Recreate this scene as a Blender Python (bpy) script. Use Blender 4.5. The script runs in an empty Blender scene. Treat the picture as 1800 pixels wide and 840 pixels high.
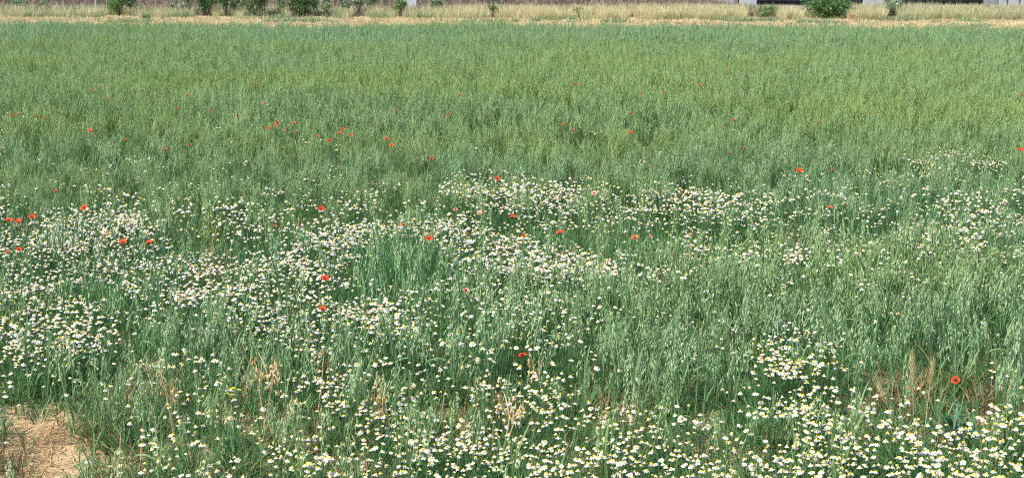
import bpy, math, random
import numpy as np
from mathutils import Vector, Matrix, Euler
from mathutils import noise as mnoise

R = math.radians
rnd = random.Random(7)
scene = bpy.context.scene
col = scene.collection

# ------------------------------------------------------------------ camera
CAM_Z, FPX = 2.1, 2400.0
PITCH = math.atan(485.0 / FPX)
cam_d = bpy.data.cameras.new('camera')
cam_d.sensor_width = 36.0
cam_d.lens = 36.0 * FPX / 1800.0
cam_d.clip_start = 0.05
cam_d.clip_end = 2000.0
cam = bpy.data.objects.new('camera', cam_d)
cam.location = (0, 0, CAM_Z)
cam.rotation_euler = (math.pi / 2 - PITCH, 0, 0)
col.objects.link(cam)
scene.camera = cam

# ------------------------------------------------------------------ light
SUN_EL, SUN_AZ = R(56), R(-118)      # azimuth clockwise from +Y, sun stands behind and to the left
world = bpy.data.worlds.new('World')
scene.world = world
world.use_nodes = True
wn = world.node_tree
bgn = wn.nodes['Background']
sky = wn.nodes.new('ShaderNodeTexSky')
sky.sky_type = 'NISHITA'
sky.sun_disc = False
sky.sun_elevation = SUN_EL
sky.sun_rotation = SUN_AZ
sky.dust_density = 2.0
wn.links.new(sky.outputs['Color'], bgn.inputs['Color'])
bgn.inputs['Strength'].default_value = 0.15
sun_d = bpy.data.lights.new('sun', 'SUN')
sun_d.energy = 2.9
sun_d.angle = R(1.0)
sun_d.color = (1.0, 0.955, 0.88)
sun = bpy.data.objects.new('sun', sun_d)
sdir = Vector((math.sin(SUN_AZ) * math.cos(SUN_EL), math.cos(SUN_AZ) * math.cos(SUN_EL), math.sin(SUN_EL)))
sun.rotation_euler = sdir.to_track_quat('Z', 'Y').to_euler()
sun.location = (-10, -10, 30)
col.objects.link(sun)
vs = scene.view_settings
vs.view_transform = 'Standard'
vs.look = 'None'
vs.exposure = 1.22
vs.gamma = 1.0
vs.use_curve_mapping = False
scene.cycles.use_denoising = False
scene.cycles.filter_width = 1.1
scene.cycles.max_bounces = 6
scene.cycles.diffuse_bounces = 3
scene.cycles.transmission_bounces = 3
scene.cycles.glossy_bounces = 2

# ------------------------------------------------------------------ the place's measure
CP, SP = math.cos(PITCH), math.sin(PITCH)

def at(px, py, z):
    """point of the place at height z seen at a spot of the 1800 x 840 photograph"""
    u = (px - 900) / FPX
    v = (420 - py) / FPX
    dy = CP + v * SP
    dz = -SP + v * CP
    t = (z - CAM_Z) / dz
    return Vector((u * t, dy * t, z))

def proj(x, y, z):
    """the reverse, on numpy arrays"""
    w = z - CAM_Z
    dep = y * CP - w * SP
    up = y * SP + w * CP
    return 900 + FPX * x / dep, 420 - FPX * up / dep

def sstep(a, b, x):
    t = np.clip((x - a) / (b - a), 0, 1)
    return t * t * (3 - 2 * t)

EDGE = [(at(p, q, 0.52).x, at(p, q, 0.52).y) for p, q in
        ((-900, 34), (0, 36), (450, 38.5), (900, 40), (1400, 41.5), (1600, 44), (1800, 47), (2400, 58))]
EX = np.array([e[0] for e in EDGE]); EY = np.array([e[1] for e in EDGE])

def edge_y(x):
    return np.interp(x, EX, EY)

MZ = 0.30                              # the margin lies a little higher than the field
_ph = np.random.RandomState(3).uniform(0, 6.28, 12)

def soft(x, y, s, k=0):
    """cheap smooth noise in -1..1"""
    p = _ph[k:k + 6] if k + 6 <= 12 else _ph[:6]
    return (np.sin(x * s + p[0] + 1.7 * np.sin(y * s * .61 + p[1])) + np.sin(y * s * 1.13 + p[2] + 1.3 * np.sin(x * s * .83 + p[3]))
            + np.sin((x + y) * s * .71 + p[4]) + np.sin((x - 1.3 * y) * s * 1.37 + p[5])) / 4

def ground_z(x, y):
    d = y - edge_y(x)
    near = 1 - sstep(9, 16, y)
    b = .022 * soft(x, y, 3.1) + .012 * soft(x, y, 11.0, 3) + near * (.009 * soft(x, y, 31.0, 1) + .006 * soft(x, y, 67.0, 5))
    return MZ * sstep(.4, 3.0, d) + b

# ------------------------------------------------------------------ materials
def principled(name, build):
    m = bpy.data.materials.new(name)
    m.use_nodes = True
    nt = m.node_tree
    b = nt.nodes['Principled BSDF']
    build(nt, b)
    return m

def N(nt, t, **kw):
    n = nt.nodes.new(t)
    for k, v in kw.items():
        setattr(n, k, v)
    return n

def ramp_mix(nt, fac, cols):
    r = N(nt, 'ShaderNodeValToRGB')
    el = r.color_ramp.elements
    while len(el) < len(cols):
        el.new(0.5)
    for e, (p, c) in zip(el, cols):
        e.position = p
        e.color = (*c, 1)
    nt.links.new(fac, r.inputs['Fac'])
    return r.outputs['Color']

def leaf_mat(name, cols, rough=.55, transl=.30, field=None, field_scale=.35, spec=.35, zone=False):
    """plant tissue: colour per plant and per blade, drifting over the field, part of the light passes through"""
    def build(nt, b):
        L = nt.links.new
        at_ = N(nt, 'ShaderNodeAttribute', attribute_name='var')
        oi = N(nt, 'ShaderNodeObjectInfo')
        ad = N(nt, 'ShaderNodeMath', operation='MULTIPLY_ADD')
        L(at_.outputs['Fac'], ad.inputs[0]); ad.inputs[1].default_value = .6
        m2 = N(nt, 'ShaderNodeMath', operation='MULTIPLY')
        L(oi.outputs['Random'], m2.inputs[0]); m2.inputs[1].default_value = .4
        L(m2.outputs[0], ad.inputs[2])
        c = ramp_mix(nt, ad.outputs[0], cols)
        if field:
            g = N(nt, 'ShaderNodeNewGeometry')
            mp = N(nt, 'ShaderNodeMapping'); mp.inputs['Scale'].default_value = (field_scale * .45, field_scale, .05)
            L(g.outputs['Position'], mp.inputs['Vector'])
            nz = N(nt, 'ShaderNodeTexNoise'); nz.inputs['Scale'].default_value = 1.0; nz.inputs['Detail'].default_value = 3
            L(mp.outputs[0], nz.inputs['Vector'])
            mr = N(nt, 'ShaderNodeMapRange'); mr.inputs[1].default_value = .43; mr.inputs[2].default_value = .62
            L(nz.outputs['Fac'], mr.inputs[0])
            mul = N(nt, 'ShaderNodeMath', operation='MULTIPLY'); mul.inputs[1].default_value = .6
            L(mr.outputs[0], mul.inputs[0])
            if zone:                   # a yellower stretch of crop across the middle of the field
                sx = N(nt, 'ShaderNodeSeparateXYZ'); L(g.outputs['Position'], sx.inputs[0])
                dv = N(nt, 'ShaderNodeMath', operation='DIVIDE'); L(sx.outputs['Y'], dv.inputs[0]); dv.inputs[1].default_value = 40
                zz = ramp_mix(nt, dv.outputs[0], [(.26, (0, 0, 0)), (.37, (.42, .42, .42)), (.62, (.42, .42, .42)), (.78, (0, 0, 0))])
                ad2 = N(nt, 'ShaderNodeMath', operation='ADD', use_clamp=True); L(mul.outputs[0], ad2.inputs[0]); L(zz, ad2.inputs[1])
                mul = ad2
            mx = N(nt, 'ShaderNodeMix', data_type='RGBA')
            L(mul.outputs[0], mx.inputs[0]); L(c, mx.inputs[6]); mx.inputs[7].default_value = (*field, 1)
            c = mx.outputs[2]
        L(c, b.inputs['Base Color'])
        b.inputs['Roughness'].default_value = rough
        b.inputs['Specular IOR Level'].default_value = spec
        if transl > 0:
            tr = N(nt, 'ShaderNodeBsdfTranslucent')
            L(c, tr.inputs['Color'])
            ms = N(nt, 'ShaderNodeMixShader'); ms.inputs[0].default_value = transl
            out = nt.nodes['Material Output']
            L(b.outputs[0], ms.inputs[1]); L(tr.outputs[0], ms.inputs[2]); L(ms.outputs[0], out.inputs['Surface'])
    return principled(name, build)

M = {}
M['oat_leaf'] = leaf_mat('oat_leaf', [(0, (.062, .150, .060)), (.5, (.110, .215, .088)), (1, (.180, .295, .122))], field=(.180, .265, .058), zone=True)
M['oat_stem'] = leaf_mat('oat_stem', [(0, (.08, .19, .085)), (.6, (.135, .28, .115)), (1, (.22, .33, .15))], transl=.12, field=(.20, .30, .10), zone=True)
M['oat_spike'] = leaf_mat('oat_spike', [(0, (.20, .33, .14)), (.5, (.30, .42, .20)), (1, (.43, .52, .30))], transl=.3, field=(.30, .41, .14), zone=True)
M['grass'] = leaf_mat('grass', [(0, (.035, .120, .040)), (.45, (.065, .180, .052)), (.8, (.13, .25, .075)), (1, (.24, .25, .09))])
M['yellow_grass'] = leaf_mat('yellow_grass', [(0, (.12, .18, .04)), (.5, (.19, .22, .05)), (1, (.30, .26, .08))])
M['feather'] = leaf_mat('feather', [(0, (.035, .100, .033)), (.45, (.062, .160, .046)), (.8, (.12, .225, .07)), (1, (.20, .22, .08))])
M['dead'] = leaf_mat('dead', [(0, (.13, .085, .04)), (.5, (.26, .17, .075)), (1, (.42, .31, .15))], transl=.15, rough=.8)
M['straw'] = leaf_mat('straw', [(0, (.36, .25, .12)), (.5, (.52, .39, .20)), (1, (.66, .54, .32))], transl=.2, rough=.75)
M['dry_spike'] = leaf_mat('dry_spike', [(0, (.46, .31, .12)), (.5, (.64, .47, .22)), (1, (.76, .62, .36))], transl=.25, rough=.7)
M['margin_dry'] = leaf_mat('margin_dry', [(0, (.34, .31, .14)), (.45, (.52, .46, .24)), (1, (.72, .63, .38))], transl=.35, rough=.8, field=(.36, .36, .20), field_scale=.12)
M['margin_green'] = leaf_mat('margin_green', [(0, (.10, .17, .07)), (.5, (.20, .26, .12)), (1, (.33, .36, .20))], transl=.2, rough=.7)
M['russet'] = leaf_mat('russet', [(0, (.17, .10, .055)), (.4, (.36, .255, .15)), (1, (.54, .43, .27))], transl=.15, rough=.85, field=(.52, .44, .23), field_scale=.5)
M['brush'] = leaf_mat('brush', [(0, (.065, .045, .033)), (.5, (.15, .11, .08)), (1, (.28, .23, .165))], transl=.05, rough=.9)
M['petal_white'] = leaf_mat('petal_white', [(0, (.46, .44, .43)), (.5, (.60, .575, .565)), (1, (.72, .69, .70))], transl=.25, rough=.6)
M['disc'] = leaf_mat('disc', [(0, (.62, .36, .02)), (.5, (.78, .52, .03)), (1, (.80, .62, .10))], transl=0, rough=.8)
M['poppy_red'] = leaf_mat('poppy_red', [(0, (.46, .028, .008)), (.5, (.58, .062, .013)), (1, (.66, .13, .035))], transl=.35, rough=.6, spec=.15)
M['poppy_pale'] = leaf_mat('poppy_pale', [(0, (.78, .20, .12)), (.5, (.80, .28, .18)), (1, (.82, .36, .27))], transl=.35, rough=.5)
M['poppy_dark'] = leaf_mat('poppy_dark', [(0, (.012, .012, .012)), (1, (.03, .035, .02))], transl=0, rough=.8)
M['poppy_green'] = leaf_mat('poppy_green', [(0, (.06, .14, .07)), (.5, (.09, .19, .09)), (1, (.14, .25, .12))])
M['mustard'] = leaf_mat('mustard', [(0, (.75, .58, .02)), (1, (.85, .74, .06))], transl=.25)
M['bush_dark'] = leaf_mat('bush_dark', [(0, (.030, .080, .022)), (.5, (.070, .15, .040)), (1, (.15, .25, .07))], rough=.45, transl=.25)
M['bush_light'] = leaf_mat('bush_light', [(0, (.05, .11, .03)), (.5, (.10, .19, .05)), (1, (.17, .28, .08))], rough=.45, transl=.25)
M['bush_grey'] = leaf_mat('bush_grey', [(0, (.10, .15, .08)), (.5, (.20, .26, .14)), (1, (.32, .37, .22))], rough=.6, transl=.2)
M['bark'] = leaf_mat('bark', [(0, (.06, .045, .03)), (1, (.12, .09, .065))], transl=0, rough=.9)

def soil_build(nt, b):
    L = nt.links.new
    g = N(nt, 'ShaderNodeNewGeometry')
    n1 = N(nt, 'ShaderNodeTexNoise'); n1.inputs['Scale'].default_value = 2.2; n1.inputs['Detail'].default_value = 8; n1.inputs['Roughness'].default_value = .65
    n2 = N(nt, 'ShaderNodeTexNoise'); n2.inputs['Scale'].default_value = 46; n2.inputs['Detail'].default_value = 6; n2.inputs['Roughness'].default_value = .7
    L(g.outputs['Position'], n1.inputs['Vector']); L(g.outputs['Position'], n2.inputs['Vector'])
    c1 = ramp_mix(nt, n1.outputs['Fac'], [(.30, (.35, .235, .125)), (.52, (.46, .325, .180)), (.72, (.55, .41, .245))])
    c2 = ramp_mix(nt, n2.outputs['Fac'], [(.32, (.45, .42, .40)), (.55, (1, 1, 1)), (.8, (1.1, 1.08, 1.04))])
    mx = N(nt, 'ShaderNodeMix', data_type='RGBA', blend_type='MULTIPLY'); mx.inputs[0].default_value = .8
    L(c1, mx.inputs[6]); L(c2, mx.inputs[7])
    L(mx.outputs[2], b.inputs['Base Color'])
    b.inputs['Roughness'].default_value = .95
    b.inputs['Specular IOR Level'].default_value = .1
    bp = N(nt, 'ShaderNodeBump'); bp.inputs['Strength'].default_value = .8; bp.inputs['Distance'].default_value = .02
    L(n2.outputs['Fac'], bp.inputs['Height']); L(bp.outputs[0], b.inputs['Normal'])
M['soil'] = principled('soil', soil_build)

def brown_build(nt, b):
    L = nt.links.new
    g = N(nt, 'ShaderNodeNewGeometry')
    n1 = N(nt, 'ShaderNodeTexNoise'); n1.inputs['Scale'].default_value = 5; n1.inputs['Detail'].default_value = 8; n1.inputs['Roughness'].default_value = .75
    L(g.outputs['Position'], n1.inputs['Vector'])
    L(ramp_mix(nt, n1.outputs['Fac'], [(.3, (.09, .062, .05)), (.5, (.17, .125, .10)), (.72, (.27, .21, .17))]), b.inputs['Base Color'])
    b.inputs['Roughness'].default_value = .95
    bp = N(nt, 'ShaderNodeBump'); bp.inputs['Strength'].default_value = .9; bp.inputs['Distance'].default_value = .06
    L(n1.outputs['Fac'], bp.inputs['Height']); L(bp.outputs[0], b.inputs['Normal'])
M['brown_earth'] = principled('brown_earth', brown_build)

def plain(name, base, dark, scale, rough=.85, stain=None):
    def build(nt, b):
        L = nt.links.new
        g = N(nt, 'ShaderNodeNewGeometry')
        n1 = N(nt, 'ShaderNodeTexNoise'); n1.inputs['Scale'].default_value = scale; n1.inputs['Detail'].default_value = 7; n1.inputs['Roughness'].default_value = .7
        L(g.outputs['Position'], n1.inputs['Vector'])
        L(ramp_mix(nt, n1.outputs['Fac'], [(.32, dark), (.6, base)]), b.inputs['Base Color'])
        b.inputs['Roughness'].default_value = rough
        bp = N(nt, 'ShaderNodeBump'); bp.inputs['Strength'].default_value = .4; bp.inputs['Distance'].default_value = .01
        L(n1.outputs['Fac'], bp.inputs['Height']); L(bp.outputs[0], b.inputs['Normal'])
    return principled(name, build)
M['concrete'] = plain('concrete', (.46, .46, .44), (.30, .30, .28), 9)
M['panel'] = plain('panel', (.40, .40, .40), (.30, .30, .30), 3)
M['dark_metal'] = plain('dark_metal', (.24, .23, .225), (.15, .145, .145), 4, .6)
M['rust_roof'] = plain('rust_roof', (.20, .17, .15), (.12, .10, .09), 2, .7)
M['terracotta'] = plain('terracotta', (.40, .19, .10), (.28, .13, .07), 14)
M['pale_stone'] = plain('pale_stone', (.62, .56, .46), (.46, .40, .32), 12)
M['post'] = plain('post', (.42, .43, .42), (.28, .28, .27), 20)

# ------------------------------------------------------------------ mesh helpers
class MB:
    """collects faces; build() makes ONE mesh with material slots and a per-blade value 'var'"""
    def __init__(s):
        s.v, s.f, s.m, s.a = [], [], [], []
    def add(s, verts, faces, mat=0, var=.5):
        o = len(s.v)
        s.v += [tuple(p) for p in verts]
        s.f += [tuple(i + o for i in f) for f in faces]
        s.m += [mat] * len(faces)
        s.a += [var] * len(verts)
    def strip(s, pts, side, widths, mat=0, var=.5):
        vs_, fs = [], []
        n = len(pts)
        for i, p in enumerate(pts):
            w = widths[i]
            sd = side[i] if isinstance(side, list) else side
            if i == n - 1 and w < 1e-5:
                vs_.append(p)
            else:
                vs_ += [p - sd * w * .5, p + sd * w * .5]
        for i in range(n - 1):
            a = 2 * i
            if i == n - 2 and widths[-1] < 1e-5:
                fs.append((a, a + 1, a + 2))
            else:
                fs.append((a, a + 1, a + 3, a + 2))
        s.add(vs_, fs, mat, var)
    def tube(s, pts, rad, n=3, mat=0, var=.5):
        vs_, fs = [], []
        k = len(pts)
        for i, p in enumerate(pts):
            d = (pts[min(i + 1, k - 1)] - pts[max(i - 1, 0)]).normalized()
            a = d.orthogonal().normalized() if abs(d.z) < .9 else Vector((1, 0, 0)).cross(d).normalized()
            b = d.cross(a)
            r = rad[i] if isinstance(rad, (list, tuple)) else rad
            for j in range(n):
                t = 2 * math.pi * j / n
                vs_.append(p + (a * math.cos(t) + b * math.sin(t)) * r)
        for i in range(k - 1):
            for j in range(n):
                q = (j + 1) % n
                fs.append((i * n + j, i * n + q, (i + 1) * n + q, (i + 1) * n + j))
        fs.append(tuple(range((k - 1) * n, k * n)))
        s.add(vs_, fs, mat, var)
    def spindle(s, p, d, ln, w, mat=0, var=.5):
        d = d.normalized()
        a = d.orthogonal().normalized(); b = d.cross(a)
        c = p + d * ln * .42
        vs_ = [p, c + a * w * .5, c + b * w * .35, c - a * w * .5, c - b * w * .35, p + d * ln]
        s.add(vs_, [(0, 2, 1), (0, 3, 2), (0, 4, 3), (0, 1, 4), (5, 1, 2), (5, 2, 3), (5, 3, 4), (5, 4, 1)], mat, var)
    def box(s, lo, hi, mat=0, var=.5):
        x0, y0, z0 = lo; x1, y1, z1 = hi
        s.add([Vector(p) for p in ((x0, y0, z0), (x1, y0, z0), (x1, y1, z0), (x0, y1, z0), (x0, y0, z1), (x1, y0, z1), (x1, y1, z1), (x0, y1, z1))],
              [(3, 2, 1, 0), (4, 5, 6, 7), (0, 1, 5, 4), (1, 2, 6, 5), (2, 3, 7, 6), (3, 0, 4, 7)], mat, var)
    def join(s, o, mats):
        k = len(s.v)
        s.v += o.v; s.a += o.a
        s.f += [tuple(i + k for i in f) for f in o.f]
        s.m += [mats[i] for i in o.m]
    def mesh(s, name, mats, smooth=False):
        me = bpy.data.meshes.new(name)
        me.from_pydata(s.v, [], s.f)
        for m in mats:
            me.materials.append(M[m])
        if len(mats) > 1:
            me.polygons.foreach_set('material_index', s.m)
        at_ = me.attributes.new('var', 'FLOAT', 'POINT')
        at_.data.foreach_set('value', s.a)
        if smooth:
            me.polygons.foreach_set('use_smooth', [True] * len(s.f))
        me.update()
        return me

def obj(name, me, parent=None, loc=None, rot=None, scale=None):
    o = bpy.data.objects.new(name, me)
    if parent is not None:
        o.parent = parent
    if loc is not None:
        o.location = loc
    if rot is not None:
        o.rotation_euler = rot
    if scale is not None:
        o.scale = scale if isinstance(scale, (tuple, list)) else (scale,) * 3
    col.objects.link(o)
    return o

def tag(o, label=None, cat=None, group=None, kind=None):
    if label: o['label'] = label
    if cat: o['category'] = cat
    if group: o['group'] = group
    if kind: o['kind'] = kind
    return o

def put(name, tmpl, loc, rz=0., scale=1., tilt=(0., 0.)):
    """a thing from a template: nested list (part name, mesh, loc, rot, children)"""
    root = obj(name, None, None, loc, (tilt[0], tilt[1], rz), scale)
    root.empty_display_size = .05
    def grow(parts, par):
        for nm, me, l, r, kids in parts:
            o = obj(nm, me, par, l, r)
            grow(kids, o)
    grow(tmpl, root)
    return root

def blade(mb, base, az, ln, w, lean, curve, segs=4, mat=0, var=.5, twist=0., taper=.55):
    p = Vector(base)
    out = Vector((math.cos(az), math.sin(az), 0))
    side0 = Vector((-math.sin(az), math.cos(az), 0))
    pts, sd, ws = [p.copy()], [side0], [w * .7]
    st = ln / segs
    for i in range(1, segs + 1):
        t = i / segs
        a = lean + curve * t ** 1.3
        p = p + (out * math.sin(a) + Vector((0, 0, 1)) * math.cos(a)) * st
        pts.append(p.copy())
        tw = twist * t
        nrm = out * math.cos(a) - Vector((0, 0, 1)) * math.sin(a)
        sd.append((side0 * math.cos(tw) + nrm * math.sin(tw)).normalized())
        ws.append(0 if i == segs else w * (1 - max(0, t - taper) / (1 - taper) * .75))
    mb.strip(pts, sd, ws, mat, var)

# ------------------------------------------------------------------ oats
def oat_parts(r, h, leaves=4, x=0., y=0., nod=1., spikes=17, lw=.010):
    """one stalk: stem, list of leaf blades, nodding panicle"""
    az = r.uniform(0, 6.28); bend = r.uniform(.02, .14) * nod
    def axis(t):
        return Vector((x + math.cos(az) * bend * h * t ** 2.2, y + math.sin(az) * bend * h * t ** 2.2, h * t * (1 - .04 * bend * t)))
    var = r.random()
    st = MB()
    st.tube([axis(t) for t in (0, .25, .5, .72, .88, 1)], [.0034, .0034, .003, .0022, .001, .0006], 3, 0, var)
    lv = []
    a0 = r.uniform(0, 6.28)
    for i in range(leaves):
        t = .04 + .62 * (i / max(1, leaves - 1)) + r.uniform(-.03, .03)
        b = MB()
        blade(b, axis(max(.01, t)), a0 + i * math.pi + r.uniform(-.6, .6), h * r.uniform(.30, .50), lw * r.uniform(.7, 1.25),
              r.uniform(.03, .24), r.uniform(.05, .7) if r.random() < .86 else r.uniform(1.2, 2.6), 5, 0, min(1, max(0, var + r.uniform(-.2, .2))), r.uniform(-1.2, 1.2))
        lv.append(b)
    pn = MB()
    pv = r.random()
    for i in range(spikes):
        t = .70 + .30 * (i + r.random()) / spikes
        p = axis(t)
        a = az + r.uniform(-2.2, 2.2) if r.random() < .7 else r.uniform(0, 6.28)
        ln = r.uniform(.014, .042) * (1.25 - (t - .7) * 2.2) * (h / .5)
        mid = p + Vector((math.cos(a) * ln * .6, math.sin(a) * ln * .6, ln * .45))
        end = p + Vector((math.cos(a) * ln, math.sin(a) * ln, -ln * r.uniform(-.3, .7)))
        pn.strip([p, mid, end], Vector((-math.sin(a), math.cos(a), 0)), [.0012, .0011, .001], 0, pv)
        pn.spindle(end, Vector((math.cos(a) * .3 + r.uniform(-.3, .3), math.sin(a) * .3 + r.uniform(-.3, .3), -1)), r.uniform(.022, .031), r.uniform(.0075, .011), 0,
                   min(1, max(0, pv + r.uniform(-.4, .4))))
    return st, lv, pn

def oat_tuft(r, n, h, rad, spikes=13):
    t = MB()
    for _ in range(n):
        a, d = r.uniform(0, 6.28), rad * math.sqrt(r.random())
        st, lv, pn = oat_parts(r, h * r.uniform(.78, 1.08), r.choice((3, 4)), math.cos(a) * d, math.sin(a) * d, 1., spikes if r.random() < .65 else 3)
        t.join(st, [1])
        for b in lv: t.join(b, [0])
        t.join(pn, [2])
    for _ in range(n):
        a, d = r.uniform(0, 6.28), rad * math.sqrt(r.random())
        blade(t, (math.cos(a) * d, math.sin(a) * d, 0), r.uniform(0, 6.28), h * r.uniform(.3, .7), .008, r.uniform(.05, .4), r.uniform(.1, .9), 4, 0, r.random(), r.uniform(-1, 1))
    return t

def grass_tuft(r, n, h, rad, w, mat=0, lean=(.02, .4), curve=(.1, 1.0), var=(0, 1), seg=3):
    t = MB()
    for _ in range(n):
        a, d = r.uniform(0, 6.28), rad * math.sqrt(r.random())
        blade(t, (math.cos(a) * d, math.sin(a) * d, -.005), a + r.uniform(-1.2, 1.2), h * r.uniform(.45, 1.1), w * r.uniform(.6, 1.3), r.uniform(*lean), r.uniform(*curve), seg, mat, r.uniform(*var), r.uniform(-1, 1))
    return t

# ------------------------------------------------------------------ chamomile
def head_meshes(r, refl, rad=.0125, np_=13, dk=.47):
    d = MB()
    dr = rad * dk
    vs_, fs = [], []
    n = 8
    for k, (rr, zz) in enumerate(((1, -.15), (.98, .2), (.72, .62), (.32, .88))):
        for j in range(n):
            a = 6.283 * j / n
            vs_.append(Vector((math.cos(a) * dr * rr, math.sin(a) * dr * rr, dr * zz * 1.15)))
    vs_.append(Vector((0, 0, dr * 1.08)))
    for k in range(3):
        for j in range(n):
            q = (j + 1) % n
            fs.append((k * n + j, k * n + q, (k + 1) * n + q, (k + 1) * n + j))
    for j in range(n):
        fs.append((3 * n + j, 3 * n + (j + 1) % n, 4 * n))
    d.add(vs_, fs, 0, r.random())
    p = MB()
    for j in range(np_):
        a = 6.283 * (j + r.uniform(-.25, .25)) / np_
        e = refl + r.uniform(-.25, .2)
        out = Vector((math.cos(a), math.sin(a), 0)); sd = Vector((-math.sin(a), math.cos(a), 0))
        L_ = rad * r.uniform(.75, 1.0)
        p0 = out * dr * .85
        p1 = p0 + (out * math.cos(e * .6) + Vector((0, 0, math.sin(e * .6)))) * L_ * .4
        p2 = p1 + (out * math.cos(e) + Vector((0, 0, math.sin(e)))) * L_ * .4
        p3 = p2 + (out * math.cos(e * 1.15) + Vector((0, 0, math.sin(e * 1.15)))) * L_ * .2
        w = rad * .42
        p.strip([p0, p1, p2, p3], sd, [w * .5, w, w * .95, w * .45], 0, r.random())
    return d, p

def chamomile_foliage(r, heads, h):
    f = MB()
    for (hx, hy, hz) in heads:
        b = Vector((hx * .15 + r.uniform(-.01, .01), hy * .15 + r.uniform(-.01, .01), -.005))
        e = Vector((hx, hy, hz))
        m = b.lerp(e, .55) + Vector((hx * -.1, hy * -.1, .02))
        f.tube([b, m, e], [.0018, .0014, .001], 3, 0, r.uniform(.3, .9))
    for _ in range(30):
        a = r.uniform(0, 6.28); d = r.uniform(0, .07)
        z0 = r.uniform(0, h * .6)
        base = Vector((math.cos(a) * d, math.sin(a) * d, z0))
        blade(f, base, a + r.uniform(-.8, .8), r.uniform(.03, .07), .004, r.uniform(.3, 1.3), r.uniform(0, .7), 2, 0, r.random(), r.uniform(-1, 1))
        for _k in range(2):
            q = base + Vector((math.cos(a) * .02, math.sin(a) * .02, .015 + .01 * _k))
            blade(f, q, a + r.choice((-1, 1)) * r.uniform(.6, 1.3), r.uniform(.012, .03), .003, r.uniform(.4, 1.4), .2, 1, 0, r.random())
    return f

def poly_leaf(mb, base, az, ln, w, lean, curve, mat, var):
    """lobed poppy leaf: a midrib blade with side teeth"""
    blade(mb, base, az, ln, w, lean, curve, 4, mat, var)
    out = Vector((math.cos(az), math.sin(az), 0))
    p = Vector(base)
    for k in range(1, 5):
        a = lean + curve * (k / 5)
        p = p + (out * math.sin(a) + Vector((0, 0, 1)) * math.cos(a)) * (ln / 5)
        for sgn in (-1, 1):
            blade(mb, p, az + sgn * .9, ln * .28 * (1.2 - k * .15), w * .6, a, .3, 2, mat, var)

# ------------------------------------------------------------------ scatter of uncountable growth (one object each)
def scatter(name, protos, X, Y, IDX, ROT, SCL, TX=None, TY=None, Z=None):
    pc = bpy.data.collections.new(name + '_source')
    for i, me in enumerate(protos):
        pc.objects.link(bpy.data.objects.new('%s_source_%03d' % (name, i), me))
    n = len(X)
    me = bpy.data.meshes.new(name)
    me.vertices.add(n)
    if Z is None: Z = ground_z(X, Y)
    me.vertices.foreach_set('co', np.stack([X, Y, Z], 1).astype(np.float32).ravel())
    a = me.attributes.new('pick', 'INT', 'POINT'); a.data.foreach_set('value', np.asarray(IDX, np.int32))
    if TX is None:
        TX = np.zeros(n); TY = np.zeros(n)
    a = me.attributes.new('turn', 'FLOAT_VECTOR', 'POINT'); a.data.foreach_set('vector', np.stack([TX, TY, ROT], 1).astype(np.float32).ravel())
    SCL = np.asarray(SCL)
    if SCL.ndim == 1: SCL = np.stack([SCL] * 3, 1)
    a = me.attributes.new('size', 'FLOAT_VECTOR', 'POINT'); a.data.foreach_set('vector', SCL.astype(np.float32).ravel())
    o = obj(name, me)
    ng = bpy.data.node_groups.new(name + '_nodes', 'GeometryNodeTree')
    ng.interface.new_socket('Geometry', in_out='INPUT', socket_type='NodeSocketGeometry')
    ng.interface.new_socket('Geometry', in_out='OUTPUT', socket_type='NodeSocketGeometry')
    L = ng.links.new
    gi = ng.nodes.new('NodeGroupInput'); go = ng.nodes.new('NodeGroupOutput')
    ip = ng.nodes.new('GeometryNodeInstanceOnPoints')
    ci = ng.nodes.new('GeometryNodeCollectionInfo')
    ci.inputs['Collection'].default_value = pc
    ci.inputs['Separate Children'].default_value = True
    ci.inputs['Reset Children'].default_value = True
    def attr(nm, t):
        q = ng.nodes.new('GeometryNodeInputNamedAttribute'); q.data_type = t; q.inputs['Name'].default_value = nm
        return [s for s in q.outputs if s.enabled and s.name == 'Attribute'][0]
    er = ng.nodes.new('FunctionNodeEulerToRotation')
    L(attr('turn', 'FLOAT_VECTOR'), er.inputs[0])
    L(gi.outputs[0], ip.inputs['Points']); L(ci.outputs[0], ip.inputs['Instance'])
    ip.inputs['Pick Instance'].default_value = True
    L(attr('pick', 'INT'), ip.inputs['Instance Index']); L(er.outputs[0], ip.inputs['Rotation']); L(attr('size', 'FLOAT_VECTOR'), ip.inputs['Scale'])
    L(ip.outputs[0], go.inputs[0])
    md = o.modifiers.new('scatter', 'NODES'); md.node_group = ng
    return o

RS = np.random.RandomState(11)

def candidates(y0, y1, per_m2, margin=1.25, x_extra=1.0):
    """even random ground points in the wedge the camera could see, with room at the sides"""
    hw = y1 * .375 * margin + x_extra
    n = int((y1 - y0) * 2 * hw * per_m2)
    X = RS.uniform(-hw, hw, n); Y = RS.uniform(y0, y1, n)
    k = np.abs(X) < Y * .375 * margin + x_extra
    return X[k], Y[k]

def blobs(px, py, L_):
    """largest of a set of soft patches"""
    v = np.zeros_like(px)
    for cx, cy, rx, ry, w in L_:
        q = ((px - cx) / rx) ** 2 + ((py - cy) / ry) ** 2
        v = np.maximum(v, w * (1 - sstep(.45, 1.6, q)))
    return v

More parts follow.
